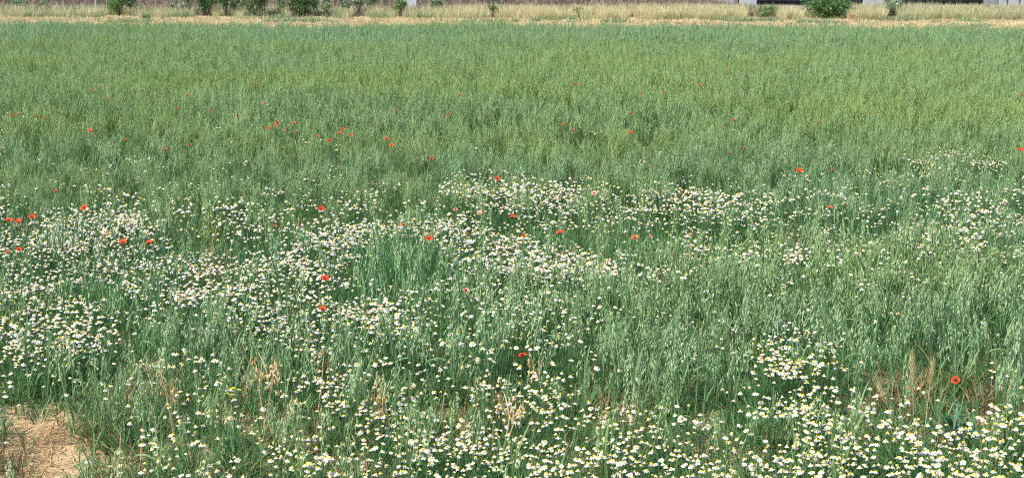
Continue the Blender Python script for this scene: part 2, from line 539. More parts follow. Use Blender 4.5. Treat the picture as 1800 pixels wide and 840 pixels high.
# patches of the field, each by the spot of ground where it grows
FLOWER = [(170, 395, 110, 25, 1.), (110, 430, 130, 30, .7), (250, 470, 250, 45, .65), (100, 520, 130, 50, .45), (330, 510, 150, 40, .65), (90, 590, 135, 35, 1.),
          (430, 545, 120, 40, .6), (405, 375, 45, 14, .5), (600, 565, 140, 30, 1.), (560, 440, 80, 40, .8), (640, 395, 80, 18, .8), (790, 405, 90, 20, .8),
          (880, 450, 110, 25, .9), (1000, 475, 130, 25, .8), (1120, 500, 90, 20, .5), (500, 500, 90, 35, .7), (880, 342, 110, 25, .6), (1020, 350, 80, 22, .6),
          (1180, 362, 130, 25, .5), (1320, 380, 90, 20, .35), (1320, 450, 130, 22, .5), (1420, 480, 100, 22, .35), (1740, 455, 80, 12, .9), (1560, 455, 110, 25, .3),
          (1680, 300, 90, 18, .4), (1700, 380, 110, 30, .35), (1450, 400, 150, 40, .22), (860, 560, 150, 40, .55), (700, 640, 280, 55, .45), (950, 620, 120, 40, .35),
          (420, 790, 180, 45, .6), (570, 815, 120, 30, .5), (800, 780, 200, 50, .95), (1050, 790, 220, 50, .9), (680, 700, 110, 40, .6), (960, 690, 100, 40, .5),
          (1100, 730, 150, 25, .7), (1400, 635, 85, 35, .75), (1300, 650, 60, 40, .3), (1450, 710, 120, 35, .6), (1600, 800, 230, 60, .9), (1350, 800, 150, 45, .6),
          (1750, 770, 90, 60, .8), (330, 640, 70, 22, .5), (1180, 620, 120, 30, .3), (1600, 590, 240, 75, .07), (1250, 560, 200, 60, .10), (1600, 350, 220, 40, .16), (1250, 410, 200, 30, .2), (12, 655, 28, 20, .8), (200, 680, 60, 30, .25),
          (150, 805, 70, 28, .3), (330, 720, 90, 30, .35), (800, 520, 90, 30, .3), (470, 640, 120, 40, .3), (1050, 560, 120, 40, .25)]
NOFLOWER = [(715, 470, 85, 45, 1.), (30, 740, 120, 100, 1.), (1700, 690, 80, 50, .95), (340, 410, 45, 22, .9), (590, 830, 40, 15, .9), (190, 515, 45, 14, .8)]
OAT = [(1500, 620, 420, 95, 1.), (1250, 660, 260, 85, .8), (950, 640, 270, 85, .72), (400, 705, 230, 60, .5), (90, 655, 170, 38, .6), (620, 690, 130, 55, .5),
       (250, 750, 130, 45, .35), (125, 795, 32, 30, .6), (1090, 775, 130, 45, .28), (1190, 790, 50, 30, .5), (1785, 740, 50, 70, .6), (1700, 540, 300, 60, .8), (1400, 530, 200, 40, .5),
       (720, 560, 100, 60, .35), (1000, 545, 260, 40, .4), (300, 450, 120, 40, .25)]
BARE = [(25, 790, 125, 66, 1.), (35, 900, 140, 80, .97), (-250, 800, 250, 120, .8), (230, 725, 110, 28, .6), (1738, 748, 36, 22, .85), (1590, 728, 55, 22, .4), (1330, 808, 45, 16, .9), (590, 828, 55, 16, .9), (1180, 498, 42, 20, .8),
        (190, 522, 50, 14, .7), (1030, 815, 60, 14, .5), (1450, 445, 60, 14, .4), (400, 625, 60, 18, .5), (1760, 450, 60, 14, .4)]

# ------------------------------------------------------------------ ground
def make_ground():
    ys = np.concatenate([np.arange(-6, 3.5, .6), np.arange(3.5, 10.5, .035), np.arange(10.5, 34, .4), np.arange(34, 44, .3), np.arange(44, 75, 1.5), np.array([80, 95, 120, 180, 300, 600, 1200])])
    xs = np.concatenate([-np.array([900, 400, 200, 110, 70, 50, 40][::1]), np.arange(-32, -4.6, .8), np.arange(-4.6, 4.6, .035), np.arange(4.6, 32.1, .8), np.array([40, 50, 70, 110, 200, 400, 900])])
    XX, YY = np.meshgrid(xs, ys)
    ZZ = ground_z(XX, YY)
    ny, nx = XX.shape
    co = np.stack([XX.ravel(), YY.ravel(), ZZ.ravel()], 1)
    i = np.arange((ny - 1) * (nx - 1)); rr = i // (nx - 1); cc = i % (nx - 1)
    a = rr * nx + cc
    F = np.stack([a, a + 1, a + nx + 1, a + nx], 1)
    me = bpy.data.meshes.new('ground')
    me.vertices.add(len(co)); me.vertices.foreach_set('co', co.astype(np.float32).ravel())
    me.loops.add(F.size); me.loops.foreach_set('vertex_index', F.astype(np.int32).ravel())
    me.polygons.add(len(F)); me.polygons.foreach_set('loop_start', np.arange(0, F.size, 4, dtype=np.int32))
    me.polygons.foreach_set('use_smooth', np.ones(len(F), bool))
    me.materials.append(M['soil']); me.materials.append(M['brown_earth'])
    yc = YY[:-1, :-1].ravel(); xc = XX[:-1, :-1].ravel()
    me.polygons.foreach_set('material_index', (yc > edge_y(xc) + 10.0).astype(np.int32))
    me.update(); me.validate()
    o = obj('ground', me)
    tag(o, kind='structure')
make_ground()

MARKS = [((60, 780), 'beside the bare tan soil'), ((1600, 725), 'by the dark brown dead tussock'), ((1738, 735), 'by the brown tussock on bare ground'), ((1680, 790), 'in front of the leafy poppy plant'),
         ((300, 760), 'by the pair of short ripe oat stalks'), ((455, 765), 'below the clump of three ripe oat stalks'), ((690, 770), 'near the two pale ripe oat stalks'), ((882, 790), 'near the slanting ripe oat pair'),
         ((1090, 800), 'in the thick front daisy drift'), ((1330, 808), 'by the small bare gap in the front daisies'), ((590, 828), 'by the bare gap under the daisies')]
MARKW = [(at(q[0], q[1], 0), t) for q, t in MARKS]
def spot(x, y):
    return min(MARKW, key=lambda m: (m[0].x - x) ** 2 + .5 * (m[0].y - y) ** 2)[1]

# ------------------------------------------------------------------ the oat field
pr = random.Random(21)
tall = [oat_tuft(pr, 8, .55, .09).mesh('oat_growth', ['oat_leaf', 'oat_stem', 'oat_spike']) for _ in range(9)]
mid = [oat_tuft(pr, 5, .40, .07, 15).mesh('oat_growth', ['oat_leaf', 'oat_stem', 'oat_spike']) for _ in range(7)]

def oat_density(X, Y):
    px, py = proj(X, Y, np.zeros_like(X))
    d = 1 - sstep(395, 455, py)
    fx, fy = proj(X, Y, np.full_like(X, .25))
    d = d * (1 - .55 * blobs(fx, fy, FLOWER) * sstep(300, 400, py))
    d = np.maximum(d, blobs(px, py, OAT) * (1 - .75 * sstep(.45, .95, blobs(fx, fy, FLOWER))))
    d = np.maximum(d, .13 + .10 * soft(X, Y, 5.0))
    d = d * (1 - .9 * blobs(px, py, BARE)) * (1 - blobs(px, py, [(1685, 800, 55, 75, .97), (1690, 900, 60, 60, .9)]))
    return np.clip(d, 0, 1), px, py

X, Y = candidates(9.8, 38, 27)
dn, px, py = oat_density(X, Y)
keep = (RS.rand(len(X)) < dn) & (Y < edge_y(X) - .5 + .7 * soft(X, Y, .8) + .4 * soft(X, Y, 3.3))
X, Y = X[keep], Y[keep]
s = (.98 + .10 * soft(X, Y, .55) + RS.uniform(-.12, .10, len(X))) * (.68 + .32 * sstep(10, 17.5, Y))
o = scatter('oat_field', tall, X, Y, RS.randint(0, 9, len(X)), RS.uniform(0, 6.28, len(X)), s, RS.normal(0, .06, len(X)), RS.normal(0, .06, len(X)))
tag(o, 'dense blue green oat crop filling the field behind the flowers', 'oats', kind='stuff')

# single stalks near the camera: the 300 nearest are things of their own
X, Y = candidates(4.6, 9.8, 400, 1.15, .4)
dn, px, py = oat_density(X, Y)
keep = RS.rand(len(X)) < dn * .62
X, Y = X[keep], Y[keep]
clump = soft(X, Y, 9.0, 2) > -.15
X, Y = X[clump], Y[clump]
order = np.argsort(Y); X, Y = X[order], Y[order]
px, py = proj(X, Y, np.full_like(X, .2))
inview = (px > -20) & (px < 1820) & (py < 860)
ids = np.where(inview)[0]
N_THING = 300
# spread the things over the nearest ones in view
thing_ids = set(ids[:N_THING].tolist())
rest = np.array([i for i in range(len(X)) if i not in thing_ids])
oat_tmpl = []
for k in range(14):
    st, lv, pn = oat_parts(pr, .42, pr.choice((3, 4, 5)), spikes=pr.choice((14, 18, 22)))
    parts = [('stem', st.mesh('oat_stem', ['oat_stem']), None, None, [])]
    parts += [('leaf', b.mesh('oat_leaf', ['oat_leaf']), None, None, []) for b in lv]
    parts.append(('panicle', pn.mesh('oat_panicle', ['oat_spike']), None, None, []))
    oat_tmpl.append(parts)
for i in sorted(thing_ids):
    x, y = float(X[i]), float(Y[i])
    k_ = rnd.randrange(14)
    t = put('oat_plant', oat_tmpl[k_], (x, y, float(ground_z(X[i], Y[i])) - .004), rnd.uniform(0, 6.28), rnd.uniform(.72, 1.05), (rnd.gauss(0, .07), rnd.gauss(0, .07)))
    nl = ('three', 'four', 'five')[len(oat_tmpl[k_]) - 5]
    tag(t, 'green oat stalk with %s leaves %s' % (nl, spot(x, y)), 'oat', 'oat stalks standing among the flowers')
Xr, Yr = X[rest], Y[rest]
single = []
for k in range(14):
    t = MB()
    st, lv, pn = oat_parts(pr, .42, pr.choice((3, 4, 5)), spikes=pr.choice((12, 16, 20)))
    t.join(st, [1]); t.join(pn, [2])
    for b in lv: t.join(b, [0])
    single.append(t.mesh('oat_growth', ['oat_leaf', 'oat_stem', 'oat_spike']))
o = scatter('oat_stand', single, Xr, Yr, RS.randint(0, 14, len(Xr)), RS.uniform(0, 6.28, len(Xr)), RS.uniform(.75, 1.1, len(Xr)), RS.normal(0, .08, len(Xr)), RS.normal(0, .08, len(Xr)))
tag(o, 'thinner stands of green oats growing between the daisy patches', 'oats', kind='stuff')
print('oat near', len(X), 'things', len(thing_ids))

# ------------------------------------------------------------------ low green growth under the flowers
gt = [grass_tuft(pr, 26, .13, .05, .006, lean=(.1, 1.1), curve=(.1, 1.2)).mesh('low_growth', ['feather']) for _ in range(6)]
gt += [grass_tuft(pr, 18, .22, .045, .006, lean=(.03, .5), curve=(.1, 1.3)).mesh('low_growth', ['grass']) for _ in range(5)]
X, Y = candidates(4.4, 19, 205, 1.15, .4)
thin = RS.rand(len(X)) < 1 - .6 * sstep(11, 13, Y)
X, Y = X[thin], Y[thin]
px, py = proj(X, Y, np.zeros_like(X))
bare = np.clip(blobs(px, py, BARE) * (1 + .45 * soft(X, Y, 13.)) , 0, 1)
keep = RS.rand(len(X)) < (.78 + .22 * soft(X, Y, 4.)) * (1 - .97 * bare)
X, Y = X[keep], Y[keep]
o = scatter('low_green_growth', gt, X, Y, RS.choice(11, len(X), p=[.12] * 6 + [.056] * 5), RS.uniform(0, 6.28, len(X)), RS.uniform(.6, 1.25, len(X)))
tag(o, 'low dark green weeds and grass covering the soil under the daisies', 'weeds', kind='stuff')

# taller plain grass: the flowerless clump between the daisy arcs and the yellowing clump
tg = [grass_tuft(pr, 22, .36, .06, .006, lean=(.02, .35), curve=(.1, .9), seg=4).mesh('tall_grass', ['grass']) for _ in range(4)]
X, Y = candidates(7.5, 11.5, 160, 1.1, .2)
px, py = proj(X, Y, np.zeros_like(X))
w = blobs(px, py, [(715, 520, 95, 55, 1.), (640, 600, 120, 40, .3), (230, 570, 120, 25, .35), (1100, 480, 120, 30, .3)])
keep = RS.rand(len(X)) < w
o = scatter('tall_grass', tg, X[keep], Y[keep], RS.randint(0, 4, keep.sum()), RS.uniform(0, 6.28, keep.sum()), RS.uniform(.7, 1.15, keep.sum()))
tag(o, 'tall plain green grass between the arcs of daisies', 'grass', kind='stuff')

def tuft_thing(px, py, h, rad, n, mat, name, label, cat, group=None, lean=(.02, .5), w=.005):
    p = at(px, py, 0)
    p.z = float(ground_z(np.array(p.x), np.array(p.y)))
    me = grass_tuft(pr, n, h, rad, w, lean=lean, seg=4).mesh(name, [mat])
    tag(obj(name, me, None, p), label, cat, group)
tuft_thing(340, 442, .34, .24, 150, 'yellow_grass', 'grass_tussock', 'yellowing grass tussock fanning out among the left daisies', 'grass tussock')

# dead brown grass tufts and straw on the bare spots
dg = [grass_tuft(pr, 26, .20, .05, .004, lean=(.1, 1.2), curve=(.1, 1.2)).mesh('dead_grass', ['dead']) for _ in range(5)]
X, Y = candidates(4.4, 14, 120, 1.15, .4)
px, py = proj(X, Y, np.zeros_like(X))
w = .14 + .22 * sstep(680, 780, py) + .9 * blobs(px, py, [(1585, 715, 75, 40, .4), (1735, 715, 45, 40, .45), (1185, 495, 45, 24, .9), (1100, 720, 100, 22, .35), (230, 720, 120, 30, .45), (1480, 460, 90, 16, .6), (400, 625, 50, 20, .5),
                            (1240, 720, 70, 30, .5), (850, 735, 90, 25, .5), (480, 720, 80, 25, .3), (1780, 470, 60, 14, .5), (190, 520, 50, 12, .6), (700, 790, 100, 20, .3)])
keep = RS.rand(len(X)) < w * .6
o = scatter('dead_grass', dg, X[keep], Y[keep], RS.randint(0, 5, keep.sum()), RS.uniform(0, 6.28, keep.sum()), RS.uniform(.6, 1.3, keep.sum()))
tag(o, 'dead brown grass in the gaps around the bare spots', 'dead grass', kind='stuff')

def litter_mesh(r):
    t = MB()
    for _ in range(14):
        p = Vector((r.uniform(-.12, .12), r.uniform(-.12, .12), r.uniform(.004, .018)))
        a = r.gauss(0, .7); ln = r.uniform(.03, .11)
        d = Vector((math.cos(a), math.sin(a), r.uniform(-.08, .12)))
        t.tube([p, p + d * ln * .5 + Vector((0, 0, .004)), p + d * ln], [.0016, .0019, .0012], 3, 0, r.random())
    return t
lm = [litter_mesh(pr).mesh('straw_litter', ['straw']) for _ in range(5)] + [litter_mesh(pr).mesh('straw_litter', ['dead']) for _ in range(3)]
X, Y = candidates(4.4, 9.5, 110, 1.15, .4)
px, py = proj(X, Y, np.zeros_like(X))
keep = RS.rand(len(X)) < np.maximum(.10, .38 * blobs(px, py, BARE))
o = scatter('straw_litter', lm, X[keep], Y[keep], RS.randint(0, 8, keep.sum()), RS.uniform(0, 6.28, keep.sum()), RS.uniform(.7, 1.3, keep.sum()))
tag(o, 'broken straw lying on the bare tan soil', 'straw', kind='stuff')

def clod_mesh(r):
    t = MB()
    vs_ = []
    for z, k in ((-.5, .55), (-.1, 1.), (.35, .8)):
        for j in range(6):
            a = j * 1.047 + r.uniform(-.2, .2); q = k * r.uniform(.75, 1.15)
            vs_.append(Vector((math.cos(a) * q, math.sin(a) * q * .8, z + r.uniform(-.12, .12))) * .012)
    vs_.append(Vector((0, 0, .009)))
    fs = [(k * 6 + j, k * 6 + (j + 1) % 6, k * 6 + 6 + (j + 1) % 6, k * 6 + 6 + j) for k in range(2) for j in range(6)] + [(12 + j, 12 + (j + 1) % 6, 18) for j in range(6)]
    t.add(vs_, fs)
    return t.mesh('soil_clod', ['soil'])
X, Y = candidates(4.4, 8.5, 420, 1.15, .4)
px, py = proj(X, Y, np.zeros_like(X))
keep = RS.rand(len(X)) < np.maximum(.05, blobs(px, py, BARE)) * (.5 + .6 * soft(X, Y, 7.))
o = scatter('soil_clods', [clod_mesh(pr) for _ in range(6)], X[keep], Y[keep], RS.randint(0, 6, keep.sum()), RS.uniform(0, 6.28, keep.sum()), RS.uniform(.25, 1., keep.sum()) ** 1.8 * 1.5)
tag(o, 'small clods and crumbs of dry tan soil on the bare spots', 'soil clods', kind='stuff')

# ------------------------------------------------------------------ chamomile plants
heads_lib = []
for refl, np_, rr, dk in ((-.2, 13, 1., .46), (-.5, 12, 1., .48), (-.8, 13, .95, .5), (-1.05, 11, .95, .55), (-.35, 14, 1.05, .46), (-.05, 12, .9, .44), (-.65, 10, .9, .5),
                          (-.45, 13, .75, .48), (-.9, 12, .8, .55), (.9, 9, .55, .7), (-1.2, 5, .85, .62), (-.3, 8, .85, .5),
                          (-.3, 14, .93, .36), (-.5, 14, .88, .40), (-.15, 14, .9, .38), (-.6, 13, .9, .42), (-.4, 14, .76, .38), (-.75, 14, .86, .44)):
    d, p = head_meshes(pr, refl, pr.uniform(.0098, .0114) * rr, np_, dk)
    heads_lib.append((d, p, d.mesh('flower_disc', ['disc'], True), p.mesh('flower_petals', ['petal_white'])))
cham_t, cham_s = [], []
for k in range(64):
    up = 1. if k % 32 < 16 else 1.5
    lib = heads_lib[:12] if k < 32 else heads_lib[12:] * 2 + heads_lib[:6]     # farther back the heads are younger, flat and white
    nh = pr.choice((3, 4, 5, 6, 7))
    hs = []
    for _ in range(nh):
        a, d = pr.uniform(0, 6.28), .12 * math.sqrt(pr.random())
        hs.append((math.cos(a) * d, math.sin(a) * d, pr.uniform(.205, .265) * up))
    fol = chamomile_foliage(pr, hs, .24 * up)
    parts = [('foliage', fol.mesh('chamomile_foliage', ['feather']), None, None, [])]
    j = MB(); j.join(fol, [0])
    for hp in hs:
        d, p, dm, pm = lib[pr.randrange(len(lib))]
        rot = (pr.gauss(0, .2) + .05, pr.gauss(0, .2), pr.uniform(0, 6.28))
        parts.append(('flower_head', dm, hp, rot, [('petals', pm, None, None, [])]))
        mt = Matrix.Translation(hp) @ Euler(rot).to_matrix().to_4x4()
        for src, mi in ((d, 1), (p, 2)):
            q = MB(); q.v = [tuple(mt @ Vector(v)) for v in src.v]; q.f, q.m, q.a = src.f, src.m, src.a
            j.join(q, [mi])
    cham_t.append(parts)
    cham_s.append(j.mesh('chamomile_growth', ['feather', 'disc', 'petal_white']))

X, Y = candidates(4.3, 17.5, 215, 1.15, .4)
fx, fy = proj(X, Y, np.full_like(X, .25))
den = blobs(fx, fy, FLOWER) * (1 - blobs(fx, fy, NOFLOWER))
den = den ** 1.3 * np.where(Y < 6.2, 1.3, 1.25)
den = np.maximum(den, (.035 * sstep(290, 350, fy) + .07 * sstep(320, 380, fy) * (1 - sstep(480, 560, fy)) + .02) * sstep(280, 340, fy) * (1 - blobs(fx, fy, NOFLOWER)))
den = np.maximum(den, .006 * sstep(220, 300, fy))
den = den * (.8 + .35 * soft(X, Y, 6.0, 4)) * (1 + .3 * sstep(8, 13, Y))
out = (fx < -5) | (fx > 1805) | (fy > 845)
den = np.where(out, .3 + .3 * soft(X, Y, 2.0), den)
keep = RS.rand(len(X)) < den
X, Y, fx, fy = X[keep], Y[keep], fx[keep], fy[keep]
order = np.argsort(Y); X, Y, fx, fy = X[order], Y[order], fx[order], fy[order]
vis = np.where((fx > -15) & (fx < 1815) & (fy < 850))[0]
things = set(vis[:300].tolist())
print('chamomile plants', len(X), 'in view', len(vis))
# taller where the oats around them are tall
grow = 1.0 + .25 * sstep(9, 12, Y) + .25 * sstep(11, 14, Y) + .12 * soft(X, Y, 1.4)
gx, gy = proj(X, Y, np.zeros_like(X))
grow = grow * (1 + .42 * blobs(gx, gy, [b for b in OAT if b[4] > .7]) * (1 - sstep(9.5, 11, Y)))
for i in sorted(things):
    k_ = rnd.randrange(16) + (16 if grow[i] > 1.22 else 0)
    t = put('chamomile_plant', cham_t[k_], (float(X[i]), float(Y[i]), float(ground_z(X[i], Y[i]))), rnd.uniform(0, 6.28), float(grow[i]) / (1.5 if grow[i] > 1.22 else 1.) * rnd.uniform(.85, 1.1), (rnd.gauss(0, .06), rnd.gauss(0, .06)))
    tag(t, 'chamomile plant with %s white daisy heads %s' % (('three', 'four', 'five', 'six', 'seven')[len(cham_t[k_]) - 4], spot(float(X[i]), float(Y[i]))), 'daisy', 'chamomile plants in flower')
rest = np.array([i for i in range(len(X)) if i not in things])
tallp = grow[rest] > 1.22
o = scatter('chamomile_drift', cham_s, X[rest], Y[rest], RS.randint(0, 16, len(rest)) + 16 * tallp + 32 * (Y[rest] + RS.normal(0, .6, len(rest)) > 6.6), RS.uniform(0, 6.28, len(rest)), grow[rest] / np.where(tallp, 1.5, 1.) * RS.uniform(.85, 1.15, len(rest)), RS.normal(0, .06, len(rest)), RS.normal(0, .06, len(rest)))
tag(o, 'drifts of small white daisies farther back in the field', 'daisies', kind='stuff')

# ------------------------------------------------------------------ poppies
def petal_mesh(r, rad, mat, cup):
    p = MB()
    vs_, fs = [], []
    nu, nv = 6, 4
    for j in range(nv + 1):
        t = j / nv
        for i in range(nu + 1):
            a = (i / nu - .5) * (1.9 + .2 * math.sin(t * 3))
            rr = rad * (.12 + .88 * t * (1 - .10 * abs(a) ** 2) + .05 * t * r.uniform(-1, 1))
            el = cup * (1 - .35 * t)
            z = rr * math.sin(el) + rad * .05 * t * math.sin(i * 2.3 + r.uniform(-.6, .6))
            vs_.append(Vector((math.cos(a) * rr * math.cos(el), math.sin(a) * rr * math.cos(el), z)))
    for j in range(nv):
        for i in range(nu):
            a = j * (nu + 1) + i
            fs.append((a, a + 1, a + nu + 2, a + nu + 1))
    p.add(vs_, fs, 0, r.random())
    return p.mesh('poppy_petal', [mat], True)

def capsule_mesh(r):
    c = MB()
    c.tube([Vector((0, 0, z)) for z in (-.004, 0, .006, .011, .012)], [.002, .004, .0055, .0055, .003], 6, 0, .3)
    for k in range(14):
        a = k * .45
        e = Vector((math.cos(a) * .010, math.sin(a) * .010, .008))
        c.strip([Vector((math.cos(a) * .004, math.sin(a) * .004, .001)), e], Vector((-math.sin(a), math.cos(a), 0)), [.0008, .002], 0, .5)
    return c.mesh('poppy_centre', ['poppy_dark'])

def poppy_tmpl(r, h, mat, rad=.026, cup=.75, tilt=.35, leaves=5, leaf_len=.12):
    st = MB()
    a = r.uniform(0, 6.28)
    b = r.uniform(.01, .04)
    pts = [Vector((math.cos(a) * b * math.sin(t * 3), math.sin(a) * b * math.sin(t * 3), h * t)) for t in (0, .3, .6, .85, 1)]
    st.tube(pts, [.0022, .002, .0017, .0014, .0013], 4, 0, .5)
    lf = []
    for k in range(leaves):
        q = MB()
        poly_leaf(q, (0, 0, h * r.uniform(.02, .45)), r.uniform(0, 6.28), leaf_len * r.uniform(.7, 1.2), .012, r.uniform(.3, 1.0), r.uniform(.2, .9), 0, r.random())
        lf.append(q.mesh('poppy_leaf', ['poppy_green']))
    top = tuple(pts[-1])
    # flowers lean a little towards the sun, behind the camera
    rot = Euler((tilt + r.uniform(-.25, .25), r.uniform(-.35, .25), 0))
    parts = [('stem', st.mesh('poppy_stem', ['poppy_green']), None, None, [])]
    parts += [('leaf', m, None, None, []) for m in lf]
    parts.append(('seed_capsule', capsule_mesh(r), top, rot, []))
    q0 = rot.to_quaternion()
    for k in range(4):
        pm = petal_mesh(r, rad * (1.0 if k % 2 else .9), mat, cup + (.12 if k % 2 else 0))
        e = (q0 @ Euler((0, 0, k * math.pi / 2 + r.uniform(-.15, .15))).to_quaternion()).to_euler()
        parts.append(('petal', pm, top, e, []))
    return parts

def make_poppy(px, py, z, kind='red', rad=.027, cup=None, label=None, leaves=4, group=None, leaf_len=.1, tilt=.35):
    p = at(px, py, z)
    gz = float(ground_z(np.array(p.x), np.array(p.y)))
    key = (kind, round(z - gz, 1))
    c = cup if cup is not None else rnd.choice((.45, .65, .85, 1.0))
    tm = poppy_tmpl(rnd, z - gz, 'poppy_red' if kind == 'red' else 'poppy_pale', rad, c, tilt, leaves, leaf_len)
    t = put('poppy', tm, (p.x, p.y, gz))
    tag(t, label, 'poppy', group)
    return t

FAR = [(160, 231), (20, 203), (33, 201), (66, 206), (81, 210), (88, 232), (159, 160), (177, 153), (190, 175), (216, 178), (264, 172), (275, 170), (294, 173), (330, 168), (311, 190),
       (369, 198), (417, 204), (440, 202), (424, 132), (413, 138), (439, 150), (243, 110), (221, 247), (334, 256), (291, 264), (34, 134), (323, 120), (453, 149), (466, 183), (488, 217),
       (485, 221), (471, 226), (518, 218), (519, 232), (501, 232), (558, 241), (579, 248), (589, 245), (597, 236), (603, 229), (616, 238), (679, 245), (688, 257), (696, 195), (781, 204),
       (790, 203), (808, 168), (758, 280), (1011, 149), (1127, 166), (1170, 165), (1231, 152), (1277, 126), (1284, 120), (1303, 123), (990, 220), (1008, 231), (1108, 234), (1291, 213),
       (1305, 260), (1283, 271), (1107, 200), (1464, 301), (1793, 264), (1798, 170), (1442, 216), (1528, 200), (1358, 145), (99, 337)]
BIG = {(160, 231), (466, 183), (488, 217), (597, 236), (603, 229), (616, 238), (679, 245), (1108, 234), (1291, 213), (1011, 149), (1231, 152), (330, 168), (1793, 264), (518, 218)}
for q in FAR:
    near = min(math.hypot(q[0] - o_[0], 2 * (q[1] - o_[1])) for o_ in FAR if o_ != q)
    lab = ('large ' if q in BIG else 'small ') + 'red poppy ' + ('close beside another' if near < 22 else 'in a loose trail of poppies' if near < 60 else 'standing apart from the others') + ' above the dense green oats'
    make_poppy(q[0], q[1], (.60 if q in BIG else rnd.uniform(.55, .60)) if q[1] < 260 else .55, 'red', .026 if q in BIG else rnd.uniform(.017, .023), None, lab, 2, 'poppies scattered through the oat field')
def P_(px, py, lab, z=.46, kind='red', rad=.030, **k):
    make_poppy(px, py, z, kind, rad, None, lab, 3, k.pop('group', None), **k)
P_(1404, 303, 'bright red poppy standing alone at the oat edge, big open bloom', .54, rad=.036)
P_(874, 315, 'orange red poppy just behind the far white daisy band', .52, rad=.026)
P_(1045, 341, 'pale orange poppy against the far band of daisies', .5, 'pale', .028)
P_(147, 366, 'red poppy at the back rim of the left daisy patch', .46)
for q in ((15, 389), (32, 392), (56, 384)):
    P_(q[0], q[1], 'red poppy in a row of three before the oats, left of the daisies', .46, rad=.032, group='row of three poppies')
for q in ((218, 427), (261, 428)):
    P_(q[0], q[1], 'one of two orange red poppies side by side by the yellowing tussock', .42, group='pair of poppies by the tussock')
for q in ((15, 445), (34, 441)):
    P_(q[0], q[1], 'small red poppy of a close pair inside the left daisy patch', .40, rad=.026, group='close pair of poppies in the daisies')
P_(566, 370, 'large bright red poppy above green oats behind the daisy arc', .5, rad=.031)
P_(570, 492, 'large scarlet poppy in the middle of dense white daisies', .42, rad=.030)
P_(569, 545, 'half hidden orange red poppy low between the daisies', .36, rad=.026)
P_(755, 421, 'red poppy with a pale rim among the daisy arc', .43, rad=.028)
P_(709, 397, 'small faded red poppy at the top of the daisy arc', .44, rad=.02)
P_(843, 376, 'pale salmon poppy between oats behind the daisy arc', .46, 'pale', .026)
P_(801, 369, 'tiny pink poppy bloom among green oats', .46, 'pale', .018)
P_(818, 512, 'pale pink poppy beside the flowerless grass clump', .38, 'pale', .026)
P_(901, 383, 'orange red poppy left of centre oats by sparse daisies', .46, rad=.026)
P_(984, 411, 'round red poppy above thin daisies in mid field', .44, rad=.031)
P_(1118, 419, 'red poppy with dark middle beside a tiny pink one', .44, rad=.029)
P_(1143, 418, 'tiny pink poppy beside a red one', .44, 'pale', .017)
P_(920, 416, 'small dull red poppy nearly hidden by grass', .42, rad=.018)
P_(1458, 367, 'orange poppy low in sparse daisies before tall oats', .44, rad=.027)
P_(1770, 361, 'tiny pale pink poppy in sparse daisies', .46, 'pale', .016)
P_(483, 399, 'tiny red poppy left of the daisy arc', .42, rad=.017)
P_(919, 626, 'narrow half closed orange poppy among near oat stalks', .40, rad=.024, tilt=.1)
make_poppy(1680, 669, .34, 'red', .023, .55, 'red poppy with dark centre on a leafy plant by bare brown ground', 22, None, .16, .75)

# ------------------------------------------------------------------ ripe stalks, ears and small single plants
def dry_oat(px, py_top, h, lean, az, label, group=None, spikes=17):
    p = at(px, py_top, h)
    st, lv, pn = oat_parts(rnd, h, 2, nod=1.2, spikes=spikes, lw=.006)
    parts = [('stem', st.mesh('dry_stem', ['straw']), None, None, [])] + [('leaf', b.mesh('dry_leaf', ['straw']), None, None, []) for b in lv]
    parts.append(('panicle', pn.mesh('dry_panicle', ['dry_spike']), None, None, []))
    gz = float(ground_z(np.array(p.x), np.array(p.y)))
    t = put('dry_oat_stalk', parts, (p.x, p.y, gz), rnd.uniform(0, 6.28), 1, (lean, az))
    tag(t, label, 'oat', group)
lab = 'ripe straw coloured oat stalk with drooping dry panicle'
g = 'ripe oat stalks among the green'
for (px, py, h) in ((458, 628, .42), (452, 640, .40), (463, 634, .42), (488, 692, .34), (548, 610, .42), (395, 630, .36), (300, 645, .36), (306, 655, .34), (690, 655, .36),
                    (697, 662, .36), (820, 712, .28), (884, 690, .32), (878, 698, .32), (972, 605, .42), (915, 655, .36)):
    dry_oat(px, py, h, rnd.gauss(0, .15), rnd.gauss(0, .15), lab, g)

def barley(px, py, h, label, lean):
    p = at(px, py, h)
    gz = float(ground_z(np.array(p.x), np.array(p.y)))
    st = MB(); st.tube([Vector((0, 0, h * t)) for t in (0, .4, .75)], .0018, 3, 0, .5)
    ear = MB()
    for k in range(26):
        t = k / 26
        a = k * 2.4
        q = Vector((math.cos(a) * .004, math.sin(a) * .004, h * (.72 + .25 * t)))
        ear.spindle(q, Vector((math.cos(a) * .35, math.sin(a) * .35, 1)), .016, .006, 0, rnd.random())
        ear.strip([q + Vector((math.cos(a) * .005, math.sin(a) * .005, .013)), q + Vector((math.cos(a) * .014, math.sin(a) * .014, .07))], Vector((-math.sin(a), math.cos(a), 0)), [.0014, 0], 0, .8)
    t = put('barley_stalk', [('stem', st.mesh('barley_stem', ['straw']), None, None, []), ('ear', ear.mesh('barley_ear', ['dry_spike']), None, None, [])], (p.x, p.y, gz), 0, 1, (0, lean))
    tag(t, label, 'barley')
barley(1603, 660, .34, 'slanting ripe barley ear with pale bristles over brown dead grass', -.45)
barley(1632, 628, .40, 'upright cream barley ear beside yellow green leaves', .05)
barley(1616, 622, .40, 'slender greenish yellow barley ear next to the cream ear', -.08)
tuft_thing(1672, 700, .30, .12, 46, 'yellow_grass', 'grass_tussock', 'yellow green broad grass behind the leafy poppy plant', 'grass tussock', w=.009, lean=(.02, .25))
